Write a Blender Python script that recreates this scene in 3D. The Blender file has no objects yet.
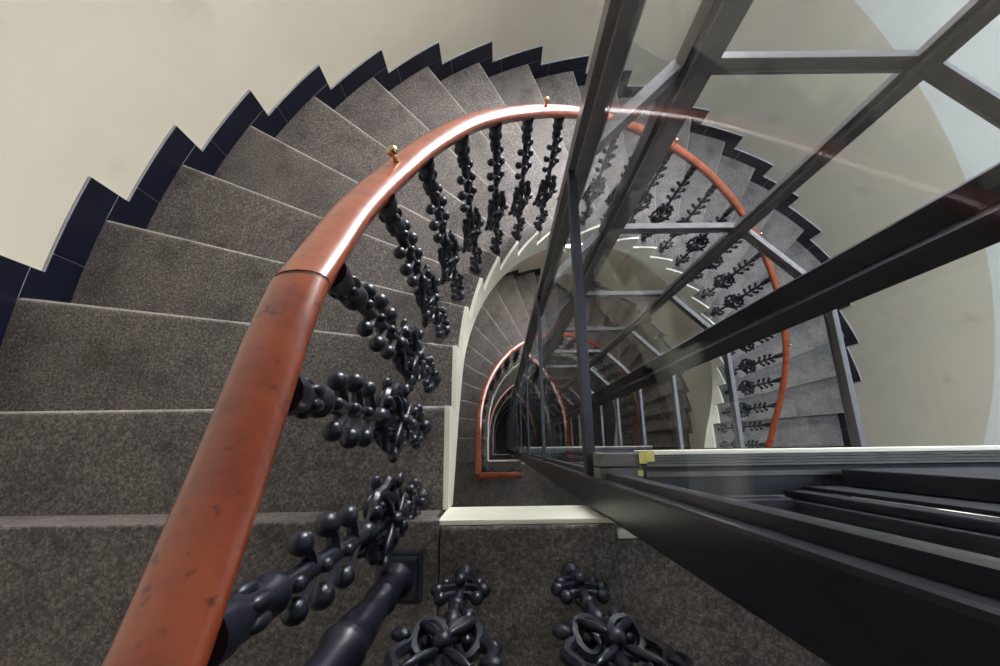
import bpy, bmesh, math, random
from math import pi, sin, cos, atan2, hypot, copysign
from mathutils import Vector, Matrix

# ------------------------------------------------------------------ camera, world, lights, exposure
scene = bpy.context.scene
COL = scene.collection
F_PX, PITCH, ROLL, YAW = 433.32, 0.25678, 0.00308, -0.01633
cam_data = bpy.data.cameras.new('camera')
cam_data.sensor_fit = 'HORIZONTAL'
cam_data.sensor_width = 36.0
cam_data.lens = 36.0 * F_PX / 1000.0
cam_data.clip_start = 0.02
cam_data.clip_end = 100
cam = bpy.data.objects.new('camera', cam_data)
COL.objects.link(cam)
X0 = Vector((cos(YAW), sin(YAW), 0)); Y0 = Vector((-sin(YAW), cos(YAW), 0)); Z0 = Vector((0, 0, 1))
up0 = cos(PITCH) * Y0 + sin(PITCH) * Z0
back = cos(PITCH) * Z0 - sin(PITCH) * Y0
right = cos(ROLL) * X0 + sin(ROLL) * up0
up = -sin(ROLL) * X0 + cos(ROLL) * up0
cam.matrix_world = Matrix((right, up, back)).transposed().to_4x4()
scene.camera = cam

scene.view_settings.view_transform = 'Standard'
scene.view_settings.look = 'None'
scene.view_settings.gamma = 1.0
scene.view_settings.use_curve_mapping = False
scene.view_settings.exposure = 0.0
scene.cycles.use_denoising = True
scene.cycles.max_bounces = 14
scene.cycles.transparent_max_bounces = 40
scene.cycles.glossy_bounces = 6
scene.cycles.diffuse_bounces = 6

world = bpy.data.worlds.new('sky_fill')
scene.world = world
world.use_nodes = True
bg = world.node_tree.nodes['Background']
bg.inputs['Color'].default_value = (0.80, 0.90, 1.0, 1)
bg.inputs['Strength'].default_value = 0.3


def area(name, loc, target, sx, sy, power, color):
    L = bpy.data.lights.new(name, 'AREA')
    L.shape = 'RECTANGLE'; L.size = sx; L.size_y = sy
    L.energy = power; L.color = color
    o = bpy.data.objects.new(name, L)
    COL.objects.link(o)
    o.location = loc
    d = Vector(target) - Vector(loc)
    o.rotation_euler = d.to_track_quat('-Z', 'Y').to_euler()
    return o


sky_fill = area('right_fill_lamp', (2.55, 1.00, 3.0), (2.50, 1.10, 0), 1.3, 1.7, 75, (0.70, 0.84, 1.0))  # added blue fill lamp, set above the right side to cool and brighten it
sky_fill.data.spread = math.radians(62)
WINDOW_LIGHT = (41.0, 17.0, 5.0, 0.3)          # daylight through the stair window of every storey
WINDOW_COLOR = (0.96, 0.98, 1.0)

# ------------------------------------------------------------------ measurements (metres, camera at the origin)
D = 1.0291           # camera above the top landing
RISE = 0.17
NSTEP = 25
H = NSTEP * RISE     # storey
CX, CY = 1.1616, 0.2583
RI, RO = 1.3009, 2.7717
EDGE_Y = -0.156      # edge of every landing
FRONT_Y = -1.75
STOREYS = 4
CEIL_Z = 3.05
DADO = 1.458
SK_H, SK_W = 0.120, 0.1076   # tile skirting: height, and width beside the riser

_ti = [-2.4579, -2.1905, -1.981, -1.7913, -1.6033, -1.4126, -1.2219, -1.0303, -0.8372, -0.6428, -0.4475, -0.2516]
_to = [-4.7683, -4.5010, -4.1053, -3.7177, -3.326, -2.9356, -2.529, -2.125, -1.7239, -1.3237, -0.9178, -0.5169]
T_IN = _ti + [-0.0555] + [-0.1109 - v for v in reversed(_ti)]
T_OUT = _to + [-0.118] + [-0.2361 - v for v in reversed(_to)]
T_OUT[23], T_OUT[24] = 4.29, 4.657
EDGE_R = -0.045      # right-hand end of the flight, where it meets the landing below


def lerp_tab(x, xs, ys):
    if x <= xs[0]:
        return ys[0] + (x - xs[0]) * (ys[1] - ys[0]) / (xs[1] - xs[0])
    if x >= xs[-1]:
        return ys[-1] + (x - xs[-1]) * (ys[-1] - ys[-2]) / (xs[-1] - xs[-2])
    for i in range(len(xs) - 1):
        if x <= xs[i + 1]:
            f = (x - xs[i]) / (xs[i + 1] - xs[i])
            return ys[i] + f * (ys[i + 1] - ys[i])


KS = [float(i) for i in range(NSTEP)]


def t_in(k): return lerp_tab(k, KS, T_IN)
def t_out(k): return lerp_tab(k, KS, T_OUT)
def k_in(t): return lerp_tab(t, T_IN, KS)
def k_out(t): return lerp_tab(t, T_OUT, KS)


def u_point(t, R0, R):
    """Point of the U-shaped line of radius R at the length t measured along the U of radius R0."""
    q = R0 * pi / 2
    if abs(t) <= q:
        a = t / R0
        return (CX + R * sin(a), CY + R * cos(a))
    s = copysign(1, t)
    return (CX + s * R, CY - (abs(t) - q))


# ------------------------------------------------------------------ materials
def new_mat(name):
    m = bpy.data.materials.new(name)
    m.use_nodes = True
    return m, m.node_tree.nodes, m.node_tree.links, m.node_tree.nodes['Principled BSDF']


def noise(N, Lk, scale, detail=3.0, rough=0.6, stretch=None, coord='Object'):
    tc = N.new('ShaderNodeTexCoord')
    n = N.new('ShaderNodeTexNoise')
    n.inputs['Scale'].default_value = scale
    n.inputs['Detail'].default_value = detail
    n.inputs['Roughness'].default_value = rough
    src = tc.outputs[coord]
    if stretch:
        mp = N.new('ShaderNodeMapping')
        mp.inputs['Scale'].default_value = stretch
        Lk.new(src, mp.inputs['Vector'])
        src = mp.outputs['Vector']
    Lk.new(src, n.inputs['Vector'])
    return n.outputs['Fac']


def ramp(N, Lk, fac, stops):
    r = N.new('ShaderNodeValToRGB')
    e = r.color_ramp.elements
    e[0].position, e[0].color = stops[0][0], (*stops[0][1], 1)
    e[1].position, e[1].color = stops[-1][0], (*stops[-1][1], 1)
    for p_, c_ in stops[1:-1]:
        x = e.new(p_); x.color = (*c_, 1)
    Lk.new(fac, r.inputs['Fac'])
    return r.outputs['Color']


def mixc(N, Lk, a, b, fac, mode='MIX'):
    m = N.new('ShaderNodeMix')
    m.data_type = 'RGBA'; m.blend_type = mode
    Lk.new(a, m.inputs[6]); Lk.new(b, m.inputs[7])
    if isinstance(fac, float):
        m.inputs[0].default_value = fac
    else:
        Lk.new(fac, m.inputs[0])
    return m.outputs[2]


def bump(N, Lk, b, fac, strength, dist):
    bn = N.new('ShaderNodeBump')
    bn.inputs['Strength'].default_value = strength
    bn.inputs['Distance'].default_value = dist
    Lk.new(fac, bn.inputs['Height'])
    Lk.new(bn.outputs['Normal'], b.inputs['Normal'])


def mat_granite(name, dark, mid, light, rough):
    m, N, Lk, b = new_mat(name)
    sp = noise(N, Lk, 120, 3.0, 0.8)
    c1 = ramp(N, Lk, sp, [(0.30, dark), (0.5, mid), (0.72, light)])
    bl = noise(N, Lk, 7, 5.0, 0.65)
    c2 = ramp(N, Lk, bl, [(0.32, (0.55, 0.52, 0.5)), (0.5, (1, 1, 1)), (0.72, (1.25, 1.2, 1.12))])
    Lk.new(mixc(N, Lk, c1, c2, 0.8, 'MULTIPLY'), b.inputs['Base Color'])
    b.inputs['Roughness'].default_value = rough
    b.inputs['Specular IOR Level'].default_value = 0.3
    bump(N, Lk, b, sp, 0.35, 0.003)
    return m


def mat_paint(name, col, var, rough, spots=None):
    m, N, Lk, b = new_mat(name)
    n = noise(N, Lk, 2.2, 6.0, 0.62)
    c = ramp(N, Lk, n, [(0.3, tuple(v * (1 - var) for v in col)), (0.55, col), (0.8, tuple(min(1, v * (1 + var * .5)) for v in col))])
    if spots:
        s = noise(N, Lk, 3.6, 2.0, 0.5)
        f = ramp(N, Lk, s, [(0.66, (0, 0, 0)), (0.76, (0.40, 0.40, 0.40))])
        d = N.new('ShaderNodeRGB'); d.outputs[0].default_value = (*spots, 1)
        c = mixc(N, Lk, c, d.outputs[0], f)
    Lk.new(c, b.inputs['Base Color'])
    b.inputs['Roughness'].default_value = rough
    fine = noise(N, Lk, 60, 3.0, 0.6)
    bump(N, Lk, b, fine, 0.06, 0.004)
    return m


def mat_plain(name, col, rough, metal=0.0, coat=0.0, var=0.15, scale=20):
    m, N, Lk, b = new_mat(name)
    n = noise(N, Lk, scale, 4.0, 0.6)
    Lk.new(ramp(N, Lk, n, [(0.3, tuple(v * (1 - var) for v in col)), (0.7, tuple(min(1, v * (1 + var)) for v in col))]), b.inputs['Base Color'])
    b.inputs['Roughness'].default_value = rough
    b.inputs['Metallic'].default_value = metal
    b.inputs['Coat Weight'].default_value = coat
    b.inputs['Coat Roughness'].default_value = 0.08
    return m


def mat_wood():
    m, N, Lk, b = new_mat('polished red-brown rail wood')
    g = noise(N, Lk, 9, 5.0, 0.6, (1.0, 1.0, 5.0))
    c1 = ramp(N, Lk, g, [(0.28, (0.14, 0.019, 0.006)), (0.5, (0.25, 0.043, 0.012)), (0.75, (0.34, 0.074, 0.020))])
    s = noise(N, Lk, 75, 2.0, 0.5)
    c2 = ramp(N, Lk, s, [(0.26, (0.25, 0.18, 0.16)), (0.36, (1, 1, 1))])
    Lk.new(mixc(N, Lk, c1, c2, 0.8, 'MULTIPLY'), b.inputs['Base Color'])
    b.inputs['Roughness'].default_value = 0.34
    b.inputs['Coat Weight'].default_value = 0.6
    b.inputs['Coat Roughness'].default_value = 0.16
    return m


def mat_glass():
    m = bpy.data.materials.new('clear pane glass')
    m.use_nodes = True
    N, Lk = m.node_tree.nodes, m.node_tree.links
    N.clear()
    out = N.new('ShaderNodeOutputMaterial')
    tr = N.new('ShaderNodeBsdfTransparent'); tr.inputs['Color'].default_value = (0.985, 0.993, 0.995, 1)
    gl = N.new('ShaderNodeBsdfGlossy'); gl.inputs['Roughness'].default_value = 0.0
    geo = N.new('ShaderNodeNewGeometry')
    dot = N.new('ShaderNodeVectorMath'); dot.operation = 'DOT_PRODUCT'
    Lk.new(geo.outputs['Incoming'], dot.inputs[0]); Lk.new(geo.outputs['Normal'], dot.inputs[1])

    def mth(op, a, b=None):
        n = N.new('ShaderNodeMath'); n.operation = op; n.use_clamp = op == 'SUBTRACT'
        for i, v in enumerate((a, b)):
            if v is None:
                continue
            if isinstance(v, (int, float)):
                n.inputs[i].default_value = v
            else:
                Lk.new(v, n.inputs[i])
        return n.outputs[0]
    c5 = mth('POWER', mth('SUBTRACT', 1.0, mth('ABSOLUTE', dot.outputs['Value'])), 5.0)
    fr = mth('ADD', mth('MULTIPLY', c5, 0.42), 0.028)
    mx = N.new('ShaderNodeMixShader')
    Lk.new(fr, mx.inputs[0]); Lk.new(tr.outputs[0], mx.inputs[1]); Lk.new(gl.outputs[0], mx.inputs[2])
    Lk.new(mx.outputs[0], out.inputs['Surface'])
    return m


M_STONE = mat_granite('dark grey granite', (0.040, 0.033, 0.032), (0.118, 0.100, 0.094), (0.29, 0.255, 0.235), 0.6)
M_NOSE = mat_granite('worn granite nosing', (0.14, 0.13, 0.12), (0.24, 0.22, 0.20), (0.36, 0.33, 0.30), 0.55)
M_WALL = mat_paint('cream wall paint', (0.60, 0.545, 0.44), 0.07, 0.5, (0.40, 0.35, 0.28))
M_WALL2 = mat_paint('off-white wall paint', (0.72, 0.73, 0.70), 0.04, 0.6)
M_BOUNCE_CUT = mat_paint('dark unseen wall cutting bounce', (0.055, 0.038, 0.03), 0.2, 0.6)  # unseen front wall, made dark to cut the bounce onto the landing
M_STRING = mat_paint('ivory string paint', (0.88, 0.83, 0.69), 0.05, 0.45)
M_TILE = mat_plain('navy glazed tile', (0.003, 0.004, 0.014), 0.34, var=0.3)
M_GROUT = mat_plain('pale tile grout', (0.33, 0.33, 0.35), 0.8)
M_IRON = mat_plain('black painted cast iron', (0.006, 0.007, 0.017), 0.38, coat=0.1, var=0.3, scale=60)
M_WOOD = mat_wood()
M_JOINT = mat_plain('dark rail joint', (0.05, 0.012, 0.006), 0.6)
M_BRASS = mat_plain('brass', (0.62, 0.47, 0.24), 0.25, metal=1.0)
M_STEEL = mat_plain('grey painted steel', (0.165, 0.155, 0.160), 0.32, metal=0.2, var=0.12)
M_STEEL2 = mat_plain('dark grey gloss steel', (0.020, 0.019, 0.026), 0.33, metal=0.2, var=0.15)
M_RAIL = mat_plain('matt black guide steel', (0.008, 0.008, 0.015), 0.7, var=0.2)
M_DARK = mat_plain('blue-black painted steel', (0.011, 0.011, 0.020), 0.5, var=0.2)
M_ALU = mat_plain('brushed aluminium', (0.13, 0.12, 0.108), 0.5, metal=0.2, var=0.2)
M_GLASS = mat_glass()
M_DAY = []
for _s in WINDOW_LIGHT:
    _m, _N, _L, _b = new_mat('daylight behind window panes')
    _b.inputs['Base Color'].default_value = (0, 0, 0, 1)
    _b.inputs['Emission Color'].default_value = (*WINDOW_COLOR, 1)
    _b.inputs['Emission Strength'].default_value = _s
    M_DAY.append(_m)
M_YELLOW = mat_plain('yellow sticker', (0.75, 0.60, 0.16), 0.5, var=0.12)


# ------------------------------------------------------------------ helpers
def tag(o, label, cat, group=None):
    o['label'] = label; o['category'] = cat
    if group:
        o['group'] = group
    return o


def link(name, bm, mats, parent=None, smooth=False):
    bmesh.ops.recalc_face_normals(bm, faces=bm.faces[:])
    me = bpy.data.meshes.new(name)
    bm.to_mesh(me); bm.free()
    for m in (mats if isinstance(mats, (list, tuple)) else [mats]):
        me.materials.append(m)
    if smooth:
        for p_ in me.polygons:
            p_.use_smooth = True
        try:
            me.set_sharp_from_angle(angle=math.radians(42))
        except Exception:
            pass
    o = bpy.data.objects.new(name, me)
    COL.objects.link(o)
    if parent is not None:
        o.parent = parent
        o.matrix_parent_inverse = Matrix.Identity(4)
        # children are built in world coordinates: move into the parent's frame
        me.transform(world_of(parent).inverted())
    return o


def world_of(o):
    m = Matrix.Translation(o.location) @ o.rotation_euler.to_matrix().to_4x4() @ Matrix.Diagonal((*o.scale, 1))
    if o.parent is not None:
        return world_of(o.parent) @ m
    return m


def empty(name, loc):
    o = bpy.data.objects.new(name, None)
    o.empty_display_size = 0.2
    COL.objects.link(o)
    o.location = loc
    return o


def struct(o):
    o['kind'] = 'structure'
    return o


def add_box(bm, x0, x1, y0, y1, z0, z1, bevel=0.0, mi=0):
    vs = [bm.verts.new((x, y, z)) for x in (x0, x1) for y in (y0, y1) for z in (z0, z1)]
    fs = []
    for idx in ((0, 1, 3, 2), (4, 6, 7, 5), (0, 4, 5, 1), (2, 3, 7, 6), (0, 2, 6, 4), (1, 5, 7, 3)):
        f = bm.faces.new([vs[i] for i in idx]); f.material_index = mi; fs.append(f)
    if bevel:
        es = list({e for f in fs for e in f.edges})
        r = bmesh.ops.bevel(bm, geom=es, offset=bevel, segments=2, affect='EDGES', profile=0.6)
        for f in r['faces']:
            f.material_index = mi


def add_prism(bm, poly, z0, z1, mi=0):
    a = [bm.verts.new((x, y, z0)) for x, y in poly]
    b = [bm.verts.new((x, y, z1)) for x, y in poly]
    n = len(poly)
    for f in [bm.faces.new(list(reversed(a))), bm.faces.new(b)] + [bm.faces.new([a[i], a[(i + 1) % n], b[(i + 1) % n], b[i]]) for i in range(n)]:
        f.material_index = mi


def add_tube(bm, pts, rad, seg=8, mi=0, closed=False):
    """Round tube along a polyline; rad: number or list."""
    pts = [Vector(p_) for p_ in pts]
    n = len(pts)
    rs = rad if isinstance(rad, (list, tuple)) else [rad] * n
    rings = []
    ref = None
    for i, p_ in enumerate(pts):
        if closed:
            d = pts[(i + 1) % n] - pts[i - 1]
        else:
            d = pts[min(i + 1, n - 1)] - pts[max(i - 1, 0)]
        d.normalize()
        if ref is None:
            ref = d.orthogonal().normalized()
        ref = (ref - d * ref.dot(d)).normalized()
        w = d.cross(ref)
        rings.append([bm.verts.new(p_ + rs[i] * (cos(2 * pi * j / seg) * ref + sin(2 * pi * j / seg) * w)) for j in range(seg)])
    m = n if closed else n - 1
    for i in range(m):
        A, B = rings[i], rings[(i + 1) % n]
        off = 0
        if closed and i == n - 1:
            off = min(range(seg), key=lambda o_: (A[0].co - B[o_].co).length)
        for j in range(seg):
            f = bm.faces.new([A[j], A[(j + 1) % seg], B[(j + 1 + off) % seg], B[(j + off) % seg]]); f.material_index = mi
    if not closed:
        bm.faces.new(list(reversed(rings[0]))).material_index = mi
        bm.faces.new(rings[-1]).material_index = mi


def add_lathe(bm, prof, centre=(0, 0, 0), seg=16, mi=0):
    """prof: list of (radius, z) from bottom to top."""
    cx_, cy_, cz_ = centre
    rings = []
    for r, z in prof:
        r = max(r, 1e-4)
        rings.append([bm.verts.new((cx_ + r * cos(2 * pi * j / seg), cy_ + r * sin(2 * pi * j / seg), cz_ + z)) for j in range(seg)])
    for A, B in zip(rings[:-1], rings[1:]):
        for j in range(seg):
            f = bm.faces.new([A[j], A[(j + 1) % seg], B[(j + 1) % seg], B[j]]); f.material_index = mi
    bm.faces.new(list(reversed(rings[0]))).material_index = mi
    bm.faces.new(rings[-1]).material_index = mi


def add_ball(bm, c, r, sx=1, sy=1, sz=1, sub=2):
    m = Matrix.Translation(c) @ Matrix.Diagonal((r * sx, r * sy, r * sz, 1))
    bmesh.ops.create_icosphere(bm, subdivisions=sub, radius=1.0, matrix=m)


# ------------------------------------------------------------------ setting: walls, landings, ceiling, skirting
def wall_curved():
    bm = bmesh.new()
    q = RO * pi / 2
    ts = []
    t_end = q + (CY - FRONT_Y)
    n = 150
    for i in range(n + 1):
        ts.append(-t_end + 2 * t_end * i / n)
    ts = sorted(set(ts + [T_OUT[0] - 1e-3, T_OUT[0], T_OUT[24], T_OUT[24] + 1e-3]))

    def nose(t):
        if t < T_OUT[0]:
            return 0.0
        if t > T_OUT[24]:
            return float(NSTEP)
        return max(0.0, k_out(t))
    zbot = -D - STOREYS * H - 0.3
    cols = []
    for t in ts:
        x, y = u_point(t, RO, RO + 0.013)
        z = []
        k = nose(t)
        z.append(CEIL_Z)
        for s in range(STOREYS):
            base = -D - s * H - k * RISE
            z.append(base + DADO)
            z.append(max(base - 0.3, zbot))
        z.append(zbot - 0.05)
        cols.append([bm.verts.new((x, y, zz)) for zz in z])
    for A, B in zip(cols[:-1], cols[1:]):
        for j in range(len(A) - 1):
            f = bm.faces.new([A[j], B[j], B[j + 1], A[j + 1]])
            f.material_index = 1 if j % 2 == 0 else 0
    o = link('wall_curved', bm, [M_WALL, M_WALL2], smooth=True)
    return struct(o)


wall_curved()
bm = bmesh.new()
add_box(bm, CX - RO - 0.1, CX + RO + 0.1, FRONT_Y - 0.12, FRONT_Y, -D - STOREYS * H - 0.3, CEIL_Z)
struct(link('wall_front', bm, M_BOUNCE_CUT))

# unseen ceiling, its opening cut to suit the added fill lamp
bm = bmesh.new()
ox0, ox1, oy0, oy1 = 1.85, 3.25, 0.10, 1.90
add_box(bm, CX - RO - 0.1, ox0, FRONT_Y - 0.1, CY + RO + 0.1, CEIL_Z, CEIL_Z + 0.2)
add_box(bm, ox1, CX + RO + 0.1, FRONT_Y - 0.1, CY + RO + 0.1, CEIL_Z, CEIL_Z + 0.2)
add_box(bm, ox0, ox1, FRONT_Y - 0.1, oy0, CEIL_Z, CEIL_Z + 0.2)
add_box(bm, ox0, ox1, oy1, CY + RO + 0.1, CEIL_Z, CEIL_Z + 0.2)
struct(link('ceiling', bm, M_WALL2))

# stair window of each storey, in the curved wall behind the lift, above the steps
for s in range(STOREYS):
    z0 = -D - s * H
    za, zb = z0 - 0.78, z0 + 0.98
    xa, xb = CX - 0.62, CX + 0.62
    yw = CY + RO - 0.085
    bm = bmesh.new()
    for x0, x1 in ((xa - 0.06, xa), (CX - 0.025, CX + 0.025), (xb, xb + 0.06)):
        add_box(bm, x0, x1, yw - 0.03, yw + 0.03, za - 0.06, zb + 0.06, 0.004)
    for z_ in (za - 0.06, za + 1.22, zb):
        add_box(bm, xa, xb, yw - 0.028, yw + 0.028, z_, z_ + 0.06, 0.003)
    for x0, x1 in ((xa - 0.08, xa - 0.06), (xb + 0.06, xb + 0.08)):
        add_box(bm, x0, x1, yw - 0.02, yw + 0.085, za - 0.06, zb + 0.06)
    w = struct(link('window_%d' % (s + 1), bm, M_STRING))
    bm = bmesh.new()
    add_box(bm, xa, xb, yw + 0.002, yw + 0.008, za, zb)
    link('pane', bm, M_DAY[s], w)

LX0, LX1, LY0, LY1 = 0.225, 1.92, -0.15, 1.28   # lift shaft in plan
for s in range(STOREYS + 1):
    z = -D - s * H
    bm = bmesh.new()
    xl, xr = CX - RO + 0.002, CX + RO - 0.002
    wl, wr = CX - RI, CX + RI
    g = 0.0007
    # slab over the left flight, with its own nosing, and slab beside the well
    add_box(bm, xl, wl - g + 0.005, FRONT_Y + 0.002, EDGE_Y + 0.001, z - 0.045, z, 0.005, 0)
    add_box(bm, xl, wl - g + 0.005, FRONT_Y + 0.002, EDGE_Y - 0.016, z - 0.20, z - 0.046, 0, 0)
    add_box(bm, wl + g + 0.005, LX0 + 0.03, FRONT_Y + 0.002, EDGE_Y - 0.012, z - 0.20, z, 0.007, 0)
    add_box(bm, LX0 + 0.028, LX1, FRONT_Y + 0.002, LY0 - 0.05, z - 0.20, z, 0.006, 0)
    add_box(bm, LX1 + 2 * g, wr, FRONT_Y + 0.002, EDGE_Y - 0.012, z - 0.20, z, 0.006, 0)
    add_box(bm, wr, xr, FRONT_Y + 0.002, EDGE_R - 0.002, z - 0.20, z, 0.006, 0)
    # painted edge toward the well
    add_box(bm, wl, LX0 + 0.03, EDGE_Y - 0.011, EDGE_Y, z - 0.225, z - 0.006, 0.002, 2)
    add_box(bm, LX0 + 0.032, LX1 - 0.002, LY0 - 0.049, LY0 - 0.028, z - 0.225, z - 0.006, 0.002, 2)
    add_box(bm, LX1, wr, EDGE_Y - 0.011, EDGE_Y, z - 0.225, z - 0.006, 0.002, 2)
    add_box(bm, xl, wl - 0.001, EDGE_Y - 0.030, EDGE_Y - 0.014, z - 0.20, z - 0.046, 0, 0)
    # plastered underside
    add_box(bm, xl, xr, FRONT_Y + 0.002, EDGE_Y - 0.05 if False else LY0 - 0.06, z - 0.235, z - 0.201, 0, 2)
    o = struct(link('floor', bm, [M_STONE, M_NOSE, M_STRING], smooth=False))
    o['label'] = 'grey granite stair landing with ivory painted edge toward the stairwell'


def skirting(s):
    """Navy tiles stepping down the outer wall, on a grout bed with a pale top edge."""
    z0 = -D - s * H
    bm = bmesh.new()
    e = 0.0022

    def strip(t0, t1, za, zb, r0, r1, mi):
        n = max(1, int(abs(t1 - t0) / 0.06))
        ring = []
        for i in range(n + 1):
            t = t0 + (t1 - t0) * i / n
            xa, ya = u_point(t, RO, r0); xb, yb = u_point(t, RO, r1)
            ring.append([bm.verts.new((xa, ya, za)), bm.verts.new((xb, yb, za)), bm.verts.new((xb, yb, zb)), bm.verts.new((xa, ya, zb))])
        fs = [bm.faces.new(ring[0]), bm.faces.new(list(reversed(ring[-1])))]
        for A, B in zip(ring[:-1], ring[1:]):
            for j in range(4):
                fs.append(bm.faces.new([A[j], B[j], B[(j + 1) % 4], A[(j + 1) % 4]]))
        for f in fs:
            f.material_index = mi
    rt = RO - 0.001
    rg = RO + 0.002
    for k in range(0, NSTEP + 1):
        z = z0 - k * RISE
        ta = (T_OUT[k - 1] + SK_W) if k > 0 else T_OUT[0] - 1.5
        tb = (T_OUT[k] + SK_W) if k < NSTEP else T_OUT[24] + 1.5
        # grout bed (pale), then tiles
        strip(ta, tb, z, z + SK_H + 0.003, rg, RO + 0.012, 1)
        tj = ta + 0.072
        if k > 0:
            strip(ta, tj - e, z + e, z + SK_H, rt, rg + 0.001, 0)
            strip(tj + e, tb, z + e, z + SK_H, rt, rg + 0.001, 0)
        else:
            strip(ta, tb, z + e, z + SK_H, rt, rg + 0.001, 0)
        if k < NSTEP:
            t0 = T_OUT[k]
            strip(t0 - 0.01, tb, z - RISE, z, rg, RO + 0.012, 1)
            strip(t0 - 0.01, tb, z - RISE + SK_H * 0 + e, z - e, rt, rg + 0.001, 0)
    return struct(link('baseboard_curved', bm, [M_TILE, M_GROUT]))


for s in range(STOREYS):
    skirting(s)


# ------------------------------------------------------------------ staircases
def step_mesh(k, z0, parent):
    """Stone block of tread k (1..24): from nose line k-1 to nose line k."""
    z = z0 - k * RISE
    ri, ro = RI + 0.010, RO + 0.006
    ov = 0.05
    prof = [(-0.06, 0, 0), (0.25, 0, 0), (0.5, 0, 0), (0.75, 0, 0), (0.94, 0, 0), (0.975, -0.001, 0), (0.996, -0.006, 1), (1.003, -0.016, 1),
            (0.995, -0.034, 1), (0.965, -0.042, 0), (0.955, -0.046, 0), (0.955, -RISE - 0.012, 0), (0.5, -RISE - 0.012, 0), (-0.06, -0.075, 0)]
    bm = bmesh.new()
    A, B = [], []
    M = []
    for u, dz, _w in prof:
        kk = k - 1 + u
        x, y = u_point(t_in(kk), RI, ri); x2, y2 = u_point(t_out(kk), RO, ro)
        A.append(bm.verts.new((x, y, z + dz)))
        B.append(bm.verts.new((x2, y2, z + dz)))
    n = len(prof)
    for i in range(n):
        j = (i + 1) % n
        f = bm.faces.new([A[i], A[j], B[j], B[i]])
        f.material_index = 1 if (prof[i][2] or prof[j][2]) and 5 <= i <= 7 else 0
    bm.faces.new(A); bm.faces.new(list(reversed(B)))
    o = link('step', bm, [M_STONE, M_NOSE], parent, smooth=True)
    return o


def top_riser(z0, parent):
    bm = bmesh.new()
    xl, wl = CX - RO + 0.004, CX - RI - 0.010
    add_box(bm, xl, wl, EDGE_Y - 0.012, EDGE_Y, z0 - RISE - 0.012, z0 - 0.046)
    link('riser', bm, M_STONE, parent)


def string_bottom(t):
    return -RISE * k_in(t) - 0.285


def inner_string(z0, parent):
    """Painted inner face under the tread ends, following the flight: stepped top, smooth lower edge."""
    bm = bmesh.new()
    r0, r1 = RI - 0.004, RI + 0.010
    for k in range(1, NSTEP):
        z = z0 - k * RISE - 0.004
        n = 5
        ring = []
        for i in range(n + 1):
            u = i / n
            t = t_in(k - 1 + u)
            xa, ya = u_point(t, RI, r0); xb, yb = u_point(t, RI, r1)
            zb = z0 + string_bottom(t)
            ring.append([bm.verts.new((xa, ya, zb)), bm.verts.new((xb, yb, zb)), bm.verts.new((xb, yb, z)), bm.verts.new((xa, ya, z))])
        bm.faces.new(ring[0]); bm.faces.new(list(reversed(ring[-1])))
        for A, B in zip(ring[:-1], ring[1:]):
            for j in range(4):
                bm.faces.new([A[j], B[j], B[(j + 1) % 4], A[(j + 1) % 4]])
    link('inner_string', bm, M_STRING, parent)


def soffit(z0, parent):
    bm = bmesh.new()
    rows = []
    for i in range(0, 24 * 4 + 1):
        k = i / 4
        a = u_point(t_in(k), RI, RI + 0.0); b = u_point(t_out(k), RO, RO - 0.004)
        z = z0 - RISE * k - 0.285
        rows.append([bm.verts.new((*a, z)), bm.verts.new((*b, z)), bm.verts.new((*b, z + 0.03)), bm.verts.new((*a, z + 0.03))])
    bm.faces.new(rows[0]); bm.faces.new(list(reversed(rows[-1])))
    for A, B in zip(rows[:-1], rows[1:]):
        for j in range(4):
            bm.faces.new([A[j], B[j], B[(j + 1) % 4], A[(j + 1) % 4]])
    link('soffit', bm, M_STRING, parent, smooth=True)


ORD = ['first', 'second', 'third', 'fourth', 'fifth']
FLIGHT_LABEL = [
    'dark grey granite winding staircase with ivory string, the uppermost flight',
    'dark granite winding staircase one storey down, framed by the uppermost flight',
    'small dark winding staircase two storeys down the stairwell',
    'tiny unlit winding staircase three storeys down, above the black bottom',
]
for s in range(STOREYS):
    z0 = -D - s * H
    st = tag(empty('staircase', (CX, CY, z0 - H)), FLIGHT_LABEL[s], 'staircase', 'flights of the spiral staircase')
    top_riser(z0, st)
    for k in range(1, NSTEP):
        step_mesh(k, z0, st)
    inner_string(z0, st)
    soffit(z0, st)

# ------------------------------------------------------------------ railings
RAIL_OFF = 0.075
RR = RI + RAIL_OFF
RAIL_K = [-0.6, 0.1, 0.51, 1.3, 2.95, 4.9, 6.3, 8.1, 13.1, 14.4, 17.0, 19.7, 21.0, 23.2, 24.6]
RAIL_H = [0.720, 0.733, 0.754, 0.806, 0.805, 0.836, 0.842, 0.862, 0.898, 0.894, 0.880, 0.888, 0.905, 0.892, 0.870]
LAND_Y = -0.264


def rail_z(k):   # centre of the handrail above the level of landing (z = 0)
    return -k * RISE + lerp_tab(k, RAIL_K, RAIL_H)


PROF = [(-0.020, -0.019), (0.020, -0.019), (0.023, -0.011), (0.028, -0.006), (0.0310, 0.001), (0.0305, 0.006), (0.025, 0.012), (0.014, 0.0165),
        (0.0, 0.018), (-0.014, 0.0165), (-0.025, 0.012), (-0.0305, 0.006), (-0.0310, 0.001), (-0.028, -0.006), (-0.023, -0.011)]


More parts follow.
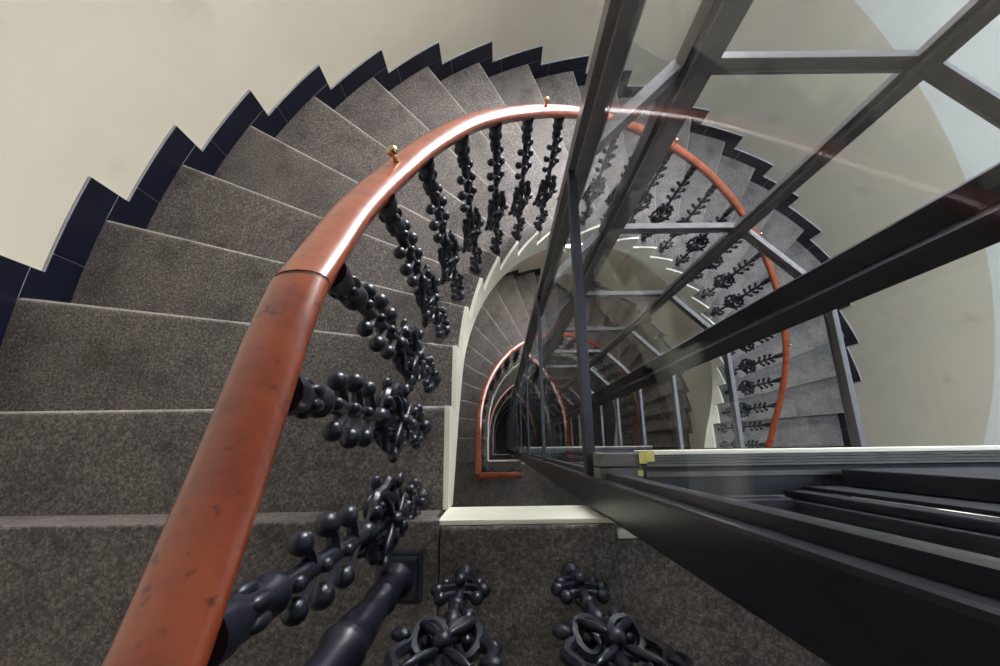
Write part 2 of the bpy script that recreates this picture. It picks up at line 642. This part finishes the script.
def sweep(bm, pts, prof, mi=0, scale=1.0):
    pts = [Vector(p_) for p_ in pts]
    rings = []
    n = len(pts)
    for i, p_ in enumerate(pts):
        d = (pts[min(i + 1, n - 1)] - pts[max(i - 1, 0)]).normalized()
        side = d.cross(Vector((0, 0, 1))).normalized()
        upv = side.cross(d).normalized()
        rings.append([bm.verts.new(p_ + side * a * scale + upv * b_ * scale) for a, b_ in prof])
    m = len(prof)
    for A, B in zip(rings[:-1], rings[1:]):
        for j in range(m):
            f = bm.faces.new([A[j], A[(j + 1) % m], B[(j + 1) % m], B[j]]); f.material_index = mi
    bm.faces.new(list(reversed(rings[0]))).material_index = mi
    bm.faces.new(rings[-1]).material_index = mi


def rail_point(k, z0):
    x, y = u_point(t_in(k), RI, RR)
    return (x, y, z0 + rail_z(k))


# baluster meshes: local frame, foot at z = 0, x along the rail
BH = 0.84   # height of the baluster as modelled


def bm_shaft():
    bm = bmesh.new()
    add_lathe(bm, [(0.022, 0.0), (0.022, 0.008), (0.012, 0.016), (0.010, 0.05), (0.0085, 0.20), (0.010, 0.42), (0.0105, 0.60), (0.011, 0.72), (0.013, 0.75)], seg=10)
    return bm


def bm_rosette():
    bm = bmesh.new()
    for x, z, r in ((0.043, 0.100, 0.0140), (0.033, 0.142, 0.0125), (0.033, 0.062, 0.0125)):
        for sx in (-1, 1):
            add_ball(bm, (sx * x, 0, z), r, sub=2)
            add_tube(bm, [(0, 0, z - 0.020), (sx * x * 0.55, 0, z - 0.016), (sx * x, 0, z)], 0.0075, 6)
    for sy in (-1, 1):
        add_ball(bm, (0, sy * 0.019, 0.102), 0.012, sub=2)
    add_ball(bm, (0, 0, 0.176), 0.015, sz=0.8)
    return bm


def bm_medallion():
    """Openwork medallion: leafy ring, four scrolls, buds front and back."""
    bm = bmesh.new()
    zc, rx, rz = 0.350, 0.062, 0.098
    pts = [((rx + 0.005 * cos(8 * a)) * cos(a), 0, zc + (rz + 0.005 * cos(8 * a)) * sin(a)) for a in [2 * pi * i / 40 for i in range(40)]]
    add_tube(bm, pts, 0.0092, 7, closed=True)
    for i in range(8):   # leaves round the ring
        a = 2 * pi * (i + 0.5) / 8
        q = 1.13
        m = Matrix.Translation((rx * q * cos(a), 0.010 * (-1) ** i, zc + rz * q * sin(a))) @ Matrix.Rotation(-a, 4, 'Y') @ Matrix.Diagonal((0.016, 0.010, 0.011, 1))
        bmesh.ops.create_icosphere(bm, subdivisions=2, radius=1.0, matrix=m)
    for sx in (-1, 1):
        for sz in (-1, 1):
            pts, n = [], 20
            for i in range(n):
                a = i / (n - 1) * 2.5 * pi
                r = 0.030 * (1 - 0.66 * i / (n - 1))
                pts.append((sx * (0.028 - r * cos(a) * 0.85), 0.012 * sin(i * 0.4), zc + sz * (0.044 + 1.25 * r * sin(a))))
            add_tube(bm, pts, [0.0092 - 0.0022 * i / (n - 1) for i in range(n)], 6)
            add_ball(bm, (sx * 0.028, 0, zc + sz * 0.044), 0.0095, sub=2)
            for sy in (-1, 1):
                m = Matrix.Translation((sx * 0.022, sy * 0.017, zc + sz * 0.042)) @ Matrix.Rotation(sx * sz * 0.7, 4, 'Y') @ Matrix.Diagonal((0.0065, 0.007, 0.030, 1))
                bmesh.ops.create_icosphere(bm, subdivisions=2, radius=1.0, matrix=m)
    for sy in (-1, 1):
        add_ball(bm, (0, sy * 0.018, zc), 0.014, sub=2)
    add_ball(bm, (0, 0, zc - rz - 0.012), 0.017, sz=1.2); add_ball(bm, (0, 0, zc + rz + 0.016), 0.018, sz=1.3)
    return bm


def bm_berries(zc, x, big):
    """A pair of berries on curved stalks, with small buds front and back."""
    bm = bmesh.new()
    for sx in (-1, 1):
        add_ball(bm, (sx * x, 0, zc), big, sub=2)
        add_tube(bm, [(0, 0, zc - 0.028), (sx * x * 0.5, 0, zc - 0.022), (sx * x * 0.9, 0, zc - 0.010), (sx * x, 0, zc)], [0.010, 0.009, 0.0075, 0.006], 6)
    for sy in (-1, 1):
        add_ball(bm, (0, sy * 0.011, zc + 0.024), 0.0085, sub=2)
    return bm


def bm_capital():
    bm = bmesh.new()
    add_lathe(bm, [(0.012, 0.735), (0.019, 0.743), (0.019, 0.751), (0.014, 0.760), (0.016, 0.79), (0.020, 0.815), (0.022, 0.822), (0.022, 0.84)], seg=14)
    for j in range(6):
        a = 2 * pi * j / 6
        add_ball(bm, (0.015 * cos(a), 0.015 * sin(a), 0.786), 0.0075, sz=2.2, sub=2)
    return bm


TIERS = [(0.555, 0.037, 0.0145), (0.625, 0.038, 0.0150), (0.692, 0.031, 0.0135)]


def make_baluster(parent, loc, ang, scale):
    o = link('baluster', bm_shaft(), M_IRON, None, True)
    o.parent = parent
    o.location = Vector(loc) - parent.location
    o.rotation_euler = (0, 0, ang)
    o.scale = (1, 1, scale)
    for nm, b in [('rosette', bm_rosette()), ('medallion', bm_medallion()), ('capital', bm_capital())] + [('berry_cluster', bm_berries(*t)) for t in TIERS]:
        c = link(nm, b, M_IRON, None, True)
        c.parent = o
    return o


def copy_baluster(src, parent, loc, ang, scale, subs=True):
    o = src.copy(); COL.objects.link(o)
    o.parent = parent; o.location = Vector(loc) - parent.location
    o.rotation_euler = (0, 0, ang); o.scale = (1, 1, scale)
    if subs:
        for ch in list(src.children):
            c = ch.copy(); COL.objects.link(c); c.parent = o
    return o


def rail_dir(k):
    a = rail_point(k - 0.05, 0); b = rail_point(k + 0.05, 0)
    return atan2(b[1] - a[1], b[0] - a[0])


BAL = [(1, 0.12), (1, 0.78)] + [(k, k - 0.53) for k in range(2, 24)] + [(24, 23.20), (24, 23.88)]
RAIL_LABEL = [
    'red-brown wooden handrail on black cast-iron balusters along the uppermost flight',
    'arched red wooden handrail with black balusters one storey below, inside the well',
    'small red handrail arch two storeys down the stairwell',
    'tiny dark red handrail arch three storeys down the stairwell',
]


def newel(parent, x, y, z, h):
    bm = bmesh.new()
    k = h / 0.86
    prof = [(0.033, 0.030), (0.035, 0.040), (0.034, 0.052), (0.025, 0.062), (0.0225, 0.10), (0.022, 0.150), (0.027, 0.157), (0.029, 0.166), (0.027, 0.175), (0.022, 0.183),
            (0.0245, 0.23), (0.029, 0.29), (0.030, 0.33), (0.026, 0.36), (0.031, 0.368), (0.034, 0.38), (0.031, 0.392), (0.025, 0.40),
            (0.0245, 0.52), (0.022, 0.66), (0.022, 0.74), (0.028, 0.755), (0.028, 0.775), (0.022, 0.79), (0.032, 0.84), (0.032, 0.86)]
    add_lathe(bm, [(r, zz * k) for r, zz in prof], (x, y, z), 24)
    n = link('newel_post', bm, M_IRON, parent, True)
    bm = bmesh.new()
    add_box(bm, x - 0.050, x + 0.050, y - 0.050, y + 0.050, z, z + 0.018, 0.004)
    add_box(bm, x - 0.042, x + 0.042, y - 0.042, y + 0.042, z + 0.018, z + 0.034, 0.005)
    link('square_base', bm, M_IRON, n)
    return n


def joined_baluster_mesh():
    bm = bmesh.new()
    for b in [bm_shaft(), bm_rosette(), bm_medallion(), bm_capital()] + [bm_berries(*t) for t in TIERS]:
        me = bpy.data.meshes.new('tmp'); b.to_mesh(me); b.free()
        bm.from_mesh(me); bpy.data.meshes.remove(me)
    return bm


proto = None
proto_small = None
for s in range(STOREYS):
    z0 = -D - s * H
    r = tag(empty('stair_railing', (CX, CY, z0 - H)), RAIL_LABEL[s], 'railing', 'railings of the spiral staircase')
    # handrail: pieces with fine joints
    bm = bmesh.new()
    cuts = [-0.55, 1.30, 6.35, 11.2, 16.0, 20.6, 24.45]
    for a, b in zip(cuts[:-1], cuts[1:]):
        n = max(4, int((b - a) * 6))
        e = 0.006
        sweep(bm, [rail_point(a + e + (b - a - 2 * e) * i / n, z0) for i in range(n + 1)], PROF)
        if b < 24:
            sweep(bm, [rail_point(b - 0.02, z0), rail_point(b + 0.02, z0)], PROF, 1, 0.965)
    # rail of the landing at the head of the flight, from the newel to the lift shaft, and its far half
    lz = z0 + 0.93
    xl = CX - RR
    p0 = Vector(rail_point(-0.55, z0))
    sweep(bm, [p0, (xl + 0.002, LAND_Y + 0.01, z0 + 0.87), (xl + 0.03, LAND_Y, lz - 0.01), (xl + 0.10, LAND_Y, lz), (LX0 - 0.02, LAND_Y, lz)], PROF)
    xr = CX + RR
    p1 = Vector(rail_point(24.45, z0))
    z1 = z0 - H
    sweep(bm, [p1, (xr, LAND_Y + 0.012, p1.z - 0.03), (xr, LAND_Y - 0.03, p1.z - 0.04)], PROF)
    hr = link('handrail', bm, [M_WOOD, M_JOINT], r, True)
    # brass knobs on the rail
    for k in (3.0, 7.05, 11.5, 15.9, 20.2) if s < 2 else ():
        x, y, z = rail_point(k, z0)
        bm = bmesh.new()
        add_lathe(bm, [(0.0065, 0.014), (0.0065, 0.024), (0.0035, 0.034), (0.0035, 0.044), (0.0085, 0.048), (0.0105, 0.053), (0.0095, 0.060), (0.005, 0.064), (0.001, 0.065)], (x, y, z), 14)
        kn = link('knob', bm, M_BRASS, r, True)
        kn['label'] = 'small brass knob on the handrail'
    # balusters
    spots = []
    for step, k in BAL:
        x, y = u_point(t_in(k), RI, RI + 0.066)
        zb = z0 - step * RISE
        top = z0 + rail_z(k) - 0.018
        spots.append(((x, y, zb), rail_dir(k), (top - zb) / BH))
    for x in (-0.078, 0.150):
        spots.append(((x, LAND_Y, z0), 0.0, (lz - 0.028 - z0) / BH))
    for loc, ang, sc in spots:
        if s == 0:
            if proto is None:
                proto = make_baluster(r, loc, ang, sc)
            else:
                copy_baluster(proto, r, loc, ang, sc)
        else:
            if proto_small is None:
                proto_small = link('baluster', joined_baluster_mesh(), M_IRON, None, True)
                proto_small.parent = r; proto_small.location = Vector(loc) - r.location
                proto_small.rotation_euler = (0, 0, ang); proto_small.scale = (1, 1, sc)
            else:
                copy_baluster(proto_small, r, loc, ang, sc, False)
    newel(r, -0.217, -0.263, z0, 0.80)
    newel(r, xr, LAND_Y, z1, 0.86)

# ------------------------------------------------------------------ glazed lift shaft
LEVEL0, LEVEL_D = -1.195, 1.165
N_LEV = 12
TOP_Z = 1.6
BOT_Z = LEVEL0 - LEVEL_D * (N_LEV - 1) - 0.6
PLAN = [(LX0, LY0), (LX0, 0.873), (0.632, LY1), (1.47, LY1), (LX1, 0.83), (LX1, LY0)]
shaft = tag(empty('lift_shaft', (1.08, 0.5, BOT_Z)), 'grey steel frame of the glazed lift shaft standing in the stairwell', 'lift shaft')


def inset(poly, d):
    """Offset an open plan line inward (the shaft lies to the right when walking it)."""
    out = []
    c = Vector((1.085, 0.5))
    n = len(poly)
    for i in range(n):
        p_ = Vector(poly[i])
        ns = []
        for a, b in ((i - 1, i), (i, i + 1)):
            if a >= 0 and b < n:
                e = (Vector(poly[b]) - Vector(poly[a])).normalized()
                nn = Vector((e.y, -e.x))
                if nn.dot(c - p_) < 0:
                    nn = -nn
                ns.append(nn)
        if len(ns) == 1:
            out.append(p_ + ns[0] * d)
        else:
            m = (ns[0] + ns[1]).normalized()
            out.append(p_ + m * (d / m.dot(ns[0])))
    return out


IN = inset(PLAN, 0.062)
IN_T = inset(PLAN, 0.034)


def post(i, w=0.042, wp=None):
    wp = wp or w
    p_ = Vector(PLAN[i]); q = IN[i]
    prev = (Vector(PLAN[i - 1]) - p_).normalized() if i > 0 else None
    nxt = (Vector(PLAN[i + 1]) - p_).normalized() if i < len(PLAN) - 1 else None
    bm = bmesh.new()
    if prev is None or nxt is None:
        e = nxt if prev is None else prev
        inward = 1 if i == 0 else -1
        add_box(bm, *sorted((p_.x, p_.x + inward * 0.062)), p_.y, p_.y + 0.074, BOT_Z, TOP_Z, 0.006)
        add_box(bm, *sorted((p_.x + inward * 0.020, p_.x + inward * 0.045)), p_.y + 0.074, p_.y + 0.088, BOT_Z, TOP_Z)
    else:
        poly = [p_ + prev * wp, p_, p_ + nxt * w, q + nxt * (w * 0.72), q, q + prev * (wp * 0.72)]
        add_prism(bm, [tuple(v) for v in poly], BOT_Z, TOP_Z)
        for e, ww in ((prev, wp), (nxt, w)):
            mid = p_.lerp(q, 0.5) + e * (ww * 0.9)
            nrm = (q - p_).normalized()
            nn = Vector((-e.y, e.x))
            poly = [mid - nn * 0.012, mid + nn * 0.012, mid + nn * 0.012 + e * 0.02, mid - nn * 0.012 + e * 0.02]
            add_prism(bm, [tuple(v) for v in poly], BOT_Z, TOP_Z)
    return link('corner_post', bm, M_STEEL2 if i in (0, 5) else M_STEEL, shaft)


for i in range(6):
    post(i, {2: 0.095, 3: 0.03}.get(i, 0.042), 0.03 if i == 2 else None)

for f in range(5):
    a, b = Vector(PLAN[f]), Vector(PLAN[f + 1])
    ai, bi = IN_T[f], IN_T[f + 1]
    e = (b - a).normalized()
    ga = 0.045 if f > 0 else 0.09
    gb = 0.045 if f < 4 else 0.09
    zs = [LEVEL0 - LEVEL_D * j for j in range(N_LEV)]
    for j, z in enumerate([zs[0] + LEVEL_D * 2] + zs):
        bm = bmesh.new()
        if f == 0:      # slender rail on the side facing the flight
            q_ = Vector((0.024 if j < 2 else 0.016 if j < 3 else 0.010, 0))
            ai, bi = a + q_, b + q_
        poly = [a + e * ga * 0.9, b - e * gb * 0.9, bi - e * gb * 0.6, ai + e * ga * 0.6]
        add_prism(bm, [tuple(v) for v in poly], z - 0.022, z + 0.022)
        # glazing beads above and below
        n = Vector((e.y, -e.x))
        if n.dot(Vector((1.085, 0.5)) - a) < 0:
            n = -n
        for dz in (-0.034, 0.022) if f else ():
            m0, m1 = a + n * 0.022 + e * ga, b + n * 0.022 - e * gb
            add_prism(bm, [tuple(m0), tuple(m1), tuple(m1 + n * 0.018), tuple(m0 + n * 0.018)], z + dz, z + dz + 0.012)
        link('transom', bm, M_STEEL2 if f == 0 else M_STEEL, shaft)
    edges = [TOP_Z - 0.2, zs[0]] + zs[1:] + [BOT_Z]
    for z1, z2 in zip(edges[:-1], edges[1:]):
        bm = bmesh.new()
        m0, m1 = a + n * 0.028 + e * ga, b + n * 0.028 - e * gb
        add_prism(bm, [tuple(m0), tuple(m1), tuple(m1 + n * 0.006), tuple(m0 + n * 0.006)], z2 + 0.022, z1 - 0.022)
        link('glass_pane', bm, M_GLASS, shaft)

# guide rail of the lift, dark, just inside the corner between back and side
gr = tag(empty('guide_rail', (1.80, 0.74, BOT_Z)), 'thick black lift guide rail inside the shaft corner, crossing in front of the panes', 'guide rail')
bm = bmesh.new()
gc = Vector((1.78, 0.808)); gd = Vector((0.16, -0.184)).normalized(); gn = Vector((-gd.y, gd.x))


def quad(c, d, n_, l, w):
    return [tuple(c - d * l - n_ * w), tuple(c + d * l - n_ * w), tuple(c + d * l + n_ * w), tuple(c - d * l + n_ * w)]


add_prism(bm, quad(gc, gd, gn, 0.125, 0.014), BOT_Z, TOP_Z)
add_prism(bm, quad(gc - gn * 0.05, gd, gn, 0.014, 0.05), BOT_Z, TOP_Z)
link('rail', bm, M_RAIL, gr)
for z in [LEVEL0 - LEVEL_D * j for j in (0, 4, 8)]:
    bm = bmesh.new()
    add_prism(bm, quad(gc + gn * 0.045, gd, gn, 0.11, 0.028), z - 0.06, z + 0.06)
    link('bracket', bm, M_STEEL, gr)

# lift entrances in the front face, one per landing
DOOR_LABEL = [
    'black framed lift door beside the top landing, with grooved metal sill',
    'black framed lift door on the landing one storey down',
    'black framed lift door two storeys down',
    'black framed lift door three storeys down',
]
for s in range(3):
    z0 = -D - s * H
    ztop = z0 + 2.35 if s == 0 else z0 + 2.3
    d = tag(empty('lift_door', (1.08, -0.1, z0)), DOOR_LABEL[s], 'lift door', 'lift doors')
    # sill with grooves
    bm = bmesh.new()
    zt = z0 - 0.005
    add_box(bm, 0.335, 1.80, -0.023, -0.013, zt - 0.09, zt + 0.004, 0.002, 1)
    y = -0.0235
    for w, dz in ((0.007, -0.004), (0.006, 0.0), (0.007, -0.004), (0.006, 0.0)):
        add_box(bm, 0.335, 1.80, y - w + 0.0006, y, zt - 0.06, zt + dz, 0.001, 0)
        y -= w
    add_box(bm, 0.335, 1.80, -0.060, -0.0505, zt - 0.09, zt - 0.035, 0, 2)
    add_box(bm, 0.335, 1.80, -0.072, -0.060, zt - 0.06, zt - 0.006, 0.001, 0)
    add_box(bm, 0.335, 1.80, -0.115, -0.0725, zt - 0.06, zt - 0.02, 0.001, 2)
    sill = link('sill', bm, [M_ALU, M_STRING, M_DARK], d)
    sill['label'] = 'grooved aluminium door sill'
    bm = bmesh.new()
    add_box(bm, 0.232, 0.325, -0.048, -0.018, zt - 0.09, zt - 0.01, 0.002)
    add_box(bm, 0.232, 0.331, -0.078, -0.051, zt - 0.09, zt - 0.014, 0.002)
    link('sill_end', bm, M_ALU, d)
    if s == 0:
        bm = bmesh.new()
        for (xa, ya, xb, yb, z_) in ((0.318, -0.041, 0.336, -0.016, zt + 0.0045), (0.333, -0.037, 0.352, -0.013, zt + 0.0062), (0.318, -0.069, 0.330, -0.057, zt - 0.013)):
            add_box(bm, xa, xb, ya, yb, z_, z_ + 0.002)
        y_ = link('sticker', bm, M_YELLOW, d); y_['label'] = 'crumpled yellow sticker on the sill'
    # jambs
    for x0, x1, sgn in ((0.64, 0.69, 1), (1.55, 1.60, -1)):
        bm = bmesh.new()
        add_box(bm, x0, x1, -0.164, -0.122, z0 - 0.03, ztop, 0.004)
        add_box(bm, x0 + 0.012, x1, -0.121, -0.104, z0 - 0.03, ztop, 0.004)
        if sgn > 0:
            add_box(bm, x1 - 0.002, 1.05, -0.103, -0.0955, z0 - 0.012, ztop, 0.001)  # added dark strip, covers a bright gap between jamb and leaf
        link('jamb', bm, M_DARK, d)
    bm = bmesh.new()
    add_box(bm, 0.33, 1.80, -0.164, -0.104, ztop, ztop + 0.10, 0.004)
    link('header', bm, M_DARK, d)
    # sliding leaf behind the jambs
    bm = bmesh.new()
    add_box(bm, 0.765, 0.84, -0.094, -0.058, z0 + 0.012, ztop - 0.02, 0.003)
    add_box(bm, 1.42, 1.50, -0.094, -0.058, z0 + 0.012, ztop - 0.02, 0.003)
    add_box(bm, 0.84, 1.42, -0.094, -0.058, z0 + 0.012, z0 + 1.0, 0.003)
    add_box(bm, 0.84, 1.42, -0.094, -0.058, ztop - 0.16, ztop - 0.02, 0.003)
    leaf = link('door_leaf', bm, M_DARK, d)
    bm = bmesh.new()
    add_box(bm, 0.835, 1.425, -0.080, -0.073, z0 + 0.995, ztop - 0.155)
    link('leaf_glass', bm, M_GLASS, leaf)
    # fixed side lights with frames between corner post and jamb
    for x0, x1 in ((0.290, 0.638), (1.602, 1.856)):
        bm = bmesh.new()
        add_box(bm, x0, x1, -0.140, -0.132, z0 + 0.03, ztop)
        link('side_glass', bm, M_GLASS, d)
        bm = bmesh.new()
        add_box(bm, x0, x1, -0.158, -0.118, z0 - 0.03, z0 + 0.028, 0.003)
        link('bottom_rail', bm, M_DARK, d)
# closed foot of the well
bm = bmesh.new()
add_box(bm, CX - RO, CX + RO, FRONT_Y, CY + RO, -D - STOREYS * H - 0.35, -D - STOREYS * H - 0.25)
struct(link('floor_well', bm, M_STONE))
